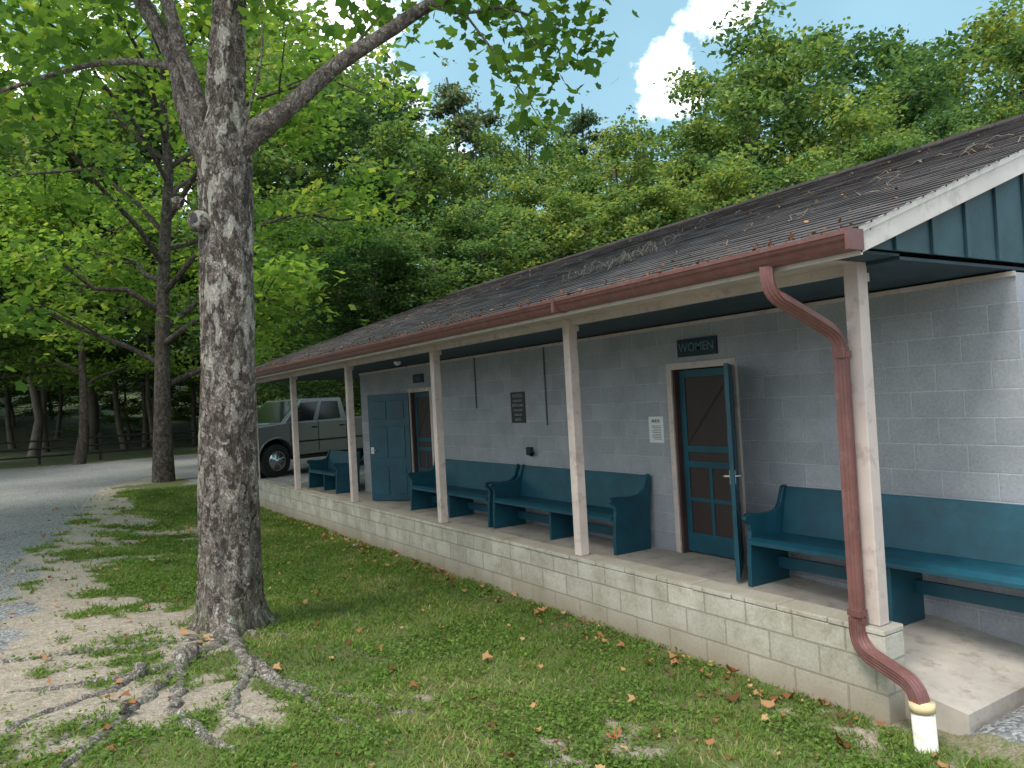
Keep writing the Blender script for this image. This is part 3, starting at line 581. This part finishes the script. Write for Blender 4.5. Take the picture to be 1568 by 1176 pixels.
# ------------------------------------------------------------ pews
def pew(y0,y1,zb0=0.0,zb1=0.0):
    E=empty('pew_bench'); fx=5.22
    def prof(zb): return [(fx+a,b) for a,b in [(.0,zb),(.50,zb),(.51,.35),(.555,.76),(.55,.80),(.52,.815),(.49,.80),(.465,.74),(.435,.66),(.39,.615),(.33,.60),(.20,.60),(.06,.615),(.01,.615),(-.03,.595),(-.035,.565),(-.005,.545),(.02,.52),(.03,.46),(.02,.40),(.005,.2)]]
    for a,b_,zb in ((y0,y0+.045,zb0),(y1-.045,y1,zb1)): prism('end_panel',prof(zb),'Y',a,b_,M_teal,E,.006)
    seat=[(-.01,.385),(.03,.415),(.12,.41),(.30,.395),(.45,.40),(.45,.375),(.30,.37),(.12,.382),(.02,.38),(.0,.35),(-.012,.355)]
    prism('seat',[(fx+a,b) for a,b in seat],'Y',y0+.046,y1-.046,M_teal,E,.003)
    back=[(.425,.40),(.445,.5),(.47,.62),(.50,.74),(.515,.795),(.53,.80),(.54,.79),(.525,.72),(.49,.58),(.465,.48),(.45,.39)]
    prism('backrest',[(fx+a,b) for a,b in back],'Y',y0+.047,y1-.047,M_teal,E,.003)
    ym=(y0+y1)/2; zm=-.11 if zb0<0 else 0; prism('middle_support',[(fx+.05,zm),(fx+.46,zm),(fx+.46,.37),(fx+.05,.37)],'Y',ym-.02,ym+.02,M_teal,E,.003)
    box('stretcher',fx+.36,fx+.385,y0+.046,y1-.046,.10,.20,M_teal,E)
pew(2.08,4.62,-.27,-.02); pew(6.38,8.93); pew(9.02,11.55); pew(15.1,16.9)
# ------------------------------------------------------------ roof twigs
pts=[]
for k in range(95):
    if k<44: x=rng.normal(5.6,.35); y=rng.normal(6.3,.35)
    elif k<62: x=rng.uniform(5.0,7.5); y=rng.uniform(2.7,4.0)
    else: x=rng.uniform(4.0,9.0); y=rng.uniform(2.7,15)
    n=7; a=rng.uniform(0,6.28); l=rng.uniform(.1,.5) if k<62 else rng.uniform(.05,.2); P=[]
    for q in range(n):
        P.append((x,y,EZ+PITCH*(x-EAX)+.012+(.12 if k<44 else .04)*rng.uniform()*math.sin(q/6*3.14))); x+=math.cos(a)*l/n; y+=math.sin(a)*l/n; a+=rng.uniform(-1.0,1.0)
    pts.append((np.array(P),np.linspace(.007,.002,n)*rng.uniform(.5,1.1),5))
tube_obj('roof_twigs',pts,M_twig,bld)
# ------------------------------------------------------------ fence
fn=empty('wooden_fence'); 
x=-26
while x<14:
    y=40+.05*x; g0=float(G(x,y)); box('fence_post',x-.06,x+.06,y-.06,y+.06,g0-.1,g0+1.25,M_fence,fn); 
    x+=2.4
for z in (.35,.7,1.05): 
    tube_obj('fence_rail',[(np.array([(q,40+.05*q-.08,float(G(q,40+.05*q))+z) for q in np.arange(-26,14,2.4)]),[.05]*17,6)],M_fence,fn)
# ------------------------------------------------------------ pickup truck
tr=bpy.data.objects.new('pickup_truck',None); COL.objects.link(tr)
M_car=paint('silver_paint',(.22,.235,.245),.26,.04,3,0,metal=.45); M_glass=paint('car_glass',(.008,.010,.012),.12,.1,2,0); M_tire=paint('tire',(.015,.015,.015),.85,.2,12,.2)
M_chrome=paint('chrome',(.50,.50,.52),.2,.05,3,0,metal=1); M_lamp=paint('lamp_lens',(.55,.58,.6),.1,.1,5,0); M_under=paint('underbody',(.010,.010,.010),.8,.2,6,0)
def archp(cx,r0,z0,n=10): return [(cx+r0*math.cos(a),z0+r0*math.sin(a)) for a in np.linspace(0.12,math.pi-.12,n)]
low=[(5.86,.68),(5.84,.56)]+archp(4.95,.56,.45)+[(4.36,.52),(1.80,.52)]+archp(1.22,.56,.45)+[(.60,.60),(.0,.62)]
topp=[(0,.75),(.02,1.42),(2.46,1.44),(2.47,1.10),(2.53,1.10),(2.54,1.40),(4.40,1.40),(4.75,1.39),(5.4,1.34),(5.74,1.27),(5.84,1.10)]
prism('body',low+topp,'Y',-.98,.98,M_car,tr,.035)
box('underbody',.3,5.6,-.80,.80,.42,.80,M_under,tr)
box('hood_bulge',4.75,5.6,-.45,.45,1.31,1.42,M_car,tr,.04)
CB=[2.56,4.72]; CT=[2.64,4.02]
me=bpy.data.meshes.new('cab'); me.from_pydata([(CB[0],-.93,1.39),(CB[1],-.93,1.39),(CB[1],.93,1.39),(CB[0],.93,1.39),(CT[0],-.78,2.02),(CT[1],-.78,2.02),(CT[1],.78,2.02),(CT[0],.78,2.02)],[],[(4,5,6,7),(0,1,5,4),(1,2,6,5),(2,3,7,6),(3,0,4,7)]); me.materials.append(M_car)
cab=new_obj('cab',me,tr); bb=cab.modifiers.new('b','BEVEL'); bb.width=.05; bb.segments=3
def onface(A,Bv,Cc,Dd,u,v):
    A,Bv,Cc,Dd=map(Vector,(A,Bv,Cc,Dd)); return (1-u)*(1-v)*A+u*(1-v)*Bv+u*v*Cc+(1-u)*v*Dd
def glass(face,uvs,out,name='window'):
    P=[onface(*face,u,v)+Vector(out) for u,v in uvs]; P2=[p-Vector(out)*1.5 for p in P]; n=len(P)
    me=bpy.data.meshes.new(name); me.from_pydata([tuple(p) for p in P+P2],[],[tuple(range(n)),tuple(range(2*n-1,n-1,-1))]+[(i,(i+1)%n,(i+1)%n+n,i+n) for i in range(n)]); me.materials.append(M_glass); new_obj(name,me,tr)
for s in (-1,1):
    f=[(CB[0],s*.93,1.39),(CB[1],s*.93,1.39),(CT[1],s*.78,2.02),(CT[0],s*.78,2.02)]
    glass(f,[(.56,.05),(.86,.05),(.89,.30),(.92,.80),(.56,.84)],(0,s*.012,.004),'front_door_window'); glass(f,[(.12,.08),(.48,.05),(.48,.84),(.12,.82)],(0,s*.012,.004),'rear_door_window')
    for xx in (3.62,2.66,4.52): box('door_seam',xx,xx+.014,s*.984-.004,s*.984+.004,.60,1.38,M_under,tr)
    box('door_handle',3.68,3.84,s*.985-.012,s*.985+.02,1.22,1.255,M_under,tr,.005); box('door_handle',2.74,2.90,s*.985-.012,s*.985+.02,1.22,1.255,M_under,tr,.005)
    box('side_mirror',4.28,4.42,min(s*1.0,s*1.22),max(s*1.0,s*1.22),1.44,1.70,M_under,tr,.03)
    box('headlight',5.60,5.84,min(s*.68,s*.97),max(s*.68,s*.97)+.001,1.00,1.22,M_lamp,tr,.03)
    box('rocker_step',2.2,4.3,min(s*.86,s*1.0),max(s*.86,s*1.0),.42,.49,M_under,tr,.02); box('tail_lamp',-.01,.10,min(s*.88,s*.99),max(s*.88,s*.99),.95,1.3,M_brown,tr,.01)
    box('body_molding',1.8,4.35,min(s*.98,s*.995),max(s*.98,s*.995),.86,.90,M_under,tr,.004)
    for cx in (4.95,1.22):
        tube_obj('wheel_arch_lip',[(np.array([(cx+.57*math.cos(a),s*.965,.45+.57*math.sin(a)) for a in np.linspace(.05,math.pi-.05,16)]),[.03]*16,8)],M_car,tr)
        tube_obj('wheel_well',[(np.array([(cx,s*.60,.47),(cx,s*.601,.47)]),[.55,.01],24)],M_under,tr)
        ya=s*.70; yb=s*.95
        tube_obj('tire',[(np.array([(cx,ya,.43),(cx,ya+.001*s,.43),(cx,ya+.03*s,.43),(cx,yb-.03*s,.43),(cx,yb,.43),(cx,yb+.001*s,.43)]),[.05,.38,.43,.43,.40,.25],36)],M_tire,tr)
        tube_obj('rim',[(np.array([(cx,yb+.002*s,.43),(cx,yb+.004*s,.43),(cx,yb-.05*s,.43),(cx,yb-.05*s,.43)]),[.255,.230,.215,.01],36),(np.array([(cx,yb-.06*s,.43),(cx,yb-.001*s,.43),(cx,yb,.43)]),[.07,.06,.005],16)],M_chrome,tr)
        sp=[]
        for k in range(5):
            a=k*math.pi*2/5+.3; sp.append((np.array([(cx+.05*math.cos(a),yb-.02*s,.43+.05*math.sin(a)),(cx+.22*math.cos(a),yb-.015*s,.43+.22*math.sin(a))]),[.035,.028],8))
        tube_obj('spokes',sp,M_chrome,tr)
        tube_obj('rim_dark',[(np.array([(cx,yb-.046*s,.43),(cx,yb-.045*s,.43)]),[.21,.01],30)],M_under,tr)
f=[(CB[1],-.93,1.39),(CB[1],.93,1.39),(CT[1],.78,2.02),(CT[1],-.78,2.02)]; glass(f,[(.06,.04),(.94,.04),(.93,.90),(.07,.90)],(.012,0,.012),'windshield')
f=[(CB[0],-.93,1.39),(CB[0],.93,1.39),(CT[0],.78,2.02),(CT[0],-.78,2.02)]; glass(f,[(.1,.15),(.9,.15),(.9,.88),(.1,.88)],(-.012,0,0),'rear_window')
box('front_bumper',5.80,6.02,-.96,.96,.52,.80,M_chrome,tr,.05); box('grille',5.84,5.90,-.62,.62,.86,1.18,M_chrome,tr,.03); box('grille_dark',5.895,5.91,-.54,-.03,.90,1.14,M_under,tr); box('grille_dark',5.895,5.91,.03,.54,.90,1.14,M_under,tr)
box('rear_bumper',-.14,.0,-.95,.95,.56,.76,M_chrome,tr,.04); box('bed_floor',.08,2.40,-.86,.86,1.415,1.45,M_under,tr)
tr.scale=(1.04,1.04,1.04); ra=math.pi+.34
lx,ly=4.95*1.04,.95*1.04; tr.location=(5.62-(lx*math.cos(ra)-ly*math.sin(ra)),20.85-(lx*math.sin(ra)+ly*math.cos(ra)),-.04); tr.rotation_euler=(0,0,ra)
# ------------------------------------------------------------ light & sky
sv=Vector((-.48,-.16,.86)).normalized(); el=math.asin(sv.z); rot=math.atan2(sv.x,sv.y)
sd=bpy.data.lights.new('sun','SUN'); sd.energy=3.3; sd.angle=math.radians(18); sd.color=(1,.95,.86); so=bpy.data.objects.new('sun',sd); COL.objects.link(so); so.rotation_euler=(-sv).to_track_quat('-Z','Y').to_euler()
w=bpy.data.worlds.new('World'); S.world=w; w.use_nodes=True; nt=w.node_tree; bg=nt.nodes['Background']; out=nt.nodes['World Output']
sk=nt.nodes.new('ShaderNodeTexSky'); sk.sky_type='NISHITA'; sk.sun_disc=False; sk.sun_elevation=el; sk.sun_rotation=rot; sk.air_density=1.0; sk.dust_density=.8
nt.links.new(sk.outputs[0],bg.inputs[0]); bg.inputs[1].default_value=.15
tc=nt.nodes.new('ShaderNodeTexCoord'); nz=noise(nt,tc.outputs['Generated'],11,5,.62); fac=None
for cdir,rad in (((.655,.655,.375),.045),((.684,.590,.428),.048),((.242,.862,.445),.20),((-.2,.93,.3),.3),((-.6,-.5,.6),.6),((.5,-.8,.4),.5),((-.9,.2,.3),.5)):  # last clouds lie unseen behind the camera, added for ambient light
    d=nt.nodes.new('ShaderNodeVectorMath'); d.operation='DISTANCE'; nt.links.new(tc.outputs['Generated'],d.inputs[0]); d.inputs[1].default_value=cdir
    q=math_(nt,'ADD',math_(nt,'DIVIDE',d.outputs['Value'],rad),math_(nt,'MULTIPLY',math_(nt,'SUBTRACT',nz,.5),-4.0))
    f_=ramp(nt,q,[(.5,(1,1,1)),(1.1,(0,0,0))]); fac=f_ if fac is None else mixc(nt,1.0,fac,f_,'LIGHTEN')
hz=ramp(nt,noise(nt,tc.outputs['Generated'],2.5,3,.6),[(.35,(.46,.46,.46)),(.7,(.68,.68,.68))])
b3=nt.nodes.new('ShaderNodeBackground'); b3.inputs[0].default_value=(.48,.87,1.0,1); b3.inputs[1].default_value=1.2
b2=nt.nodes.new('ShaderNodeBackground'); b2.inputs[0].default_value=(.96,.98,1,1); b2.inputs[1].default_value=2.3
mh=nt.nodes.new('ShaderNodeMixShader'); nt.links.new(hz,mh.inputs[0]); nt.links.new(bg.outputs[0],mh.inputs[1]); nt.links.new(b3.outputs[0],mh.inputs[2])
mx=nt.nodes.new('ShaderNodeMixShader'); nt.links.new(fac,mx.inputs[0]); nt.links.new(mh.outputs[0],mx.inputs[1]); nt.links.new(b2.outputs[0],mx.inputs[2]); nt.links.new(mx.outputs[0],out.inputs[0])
# ------------------------------------------------------------ camera
a=math.radians(32.3); pt=math.atan(23/1178); ro=.055
F=Vector((math.sin(a)*math.cos(pt),math.cos(a)*math.cos(pt),math.sin(pt))); R0=Vector((math.cos(a),-math.sin(a),0)); U0=R0.cross(F)
r_=(R0*math.cos(ro)-U0*math.sin(ro)); u_=(R0*math.sin(ro)+U0*math.cos(ro))
cam=bpy.data.cameras.new('camera'); cam.sensor_width=36; cam.lens=36*1178/1568; cam.clip_end=2000; cam.clip_start=.05
co=bpy.data.objects.new('camera',cam); COL.objects.link(co)
co.matrix_world=Matrix(((r_.x,u_.x,-F.x,0),(r_.y,u_.y,-F.y,0),(r_.z,u_.z,-F.z,1.717),(0,0,0,1)))
S.camera=co
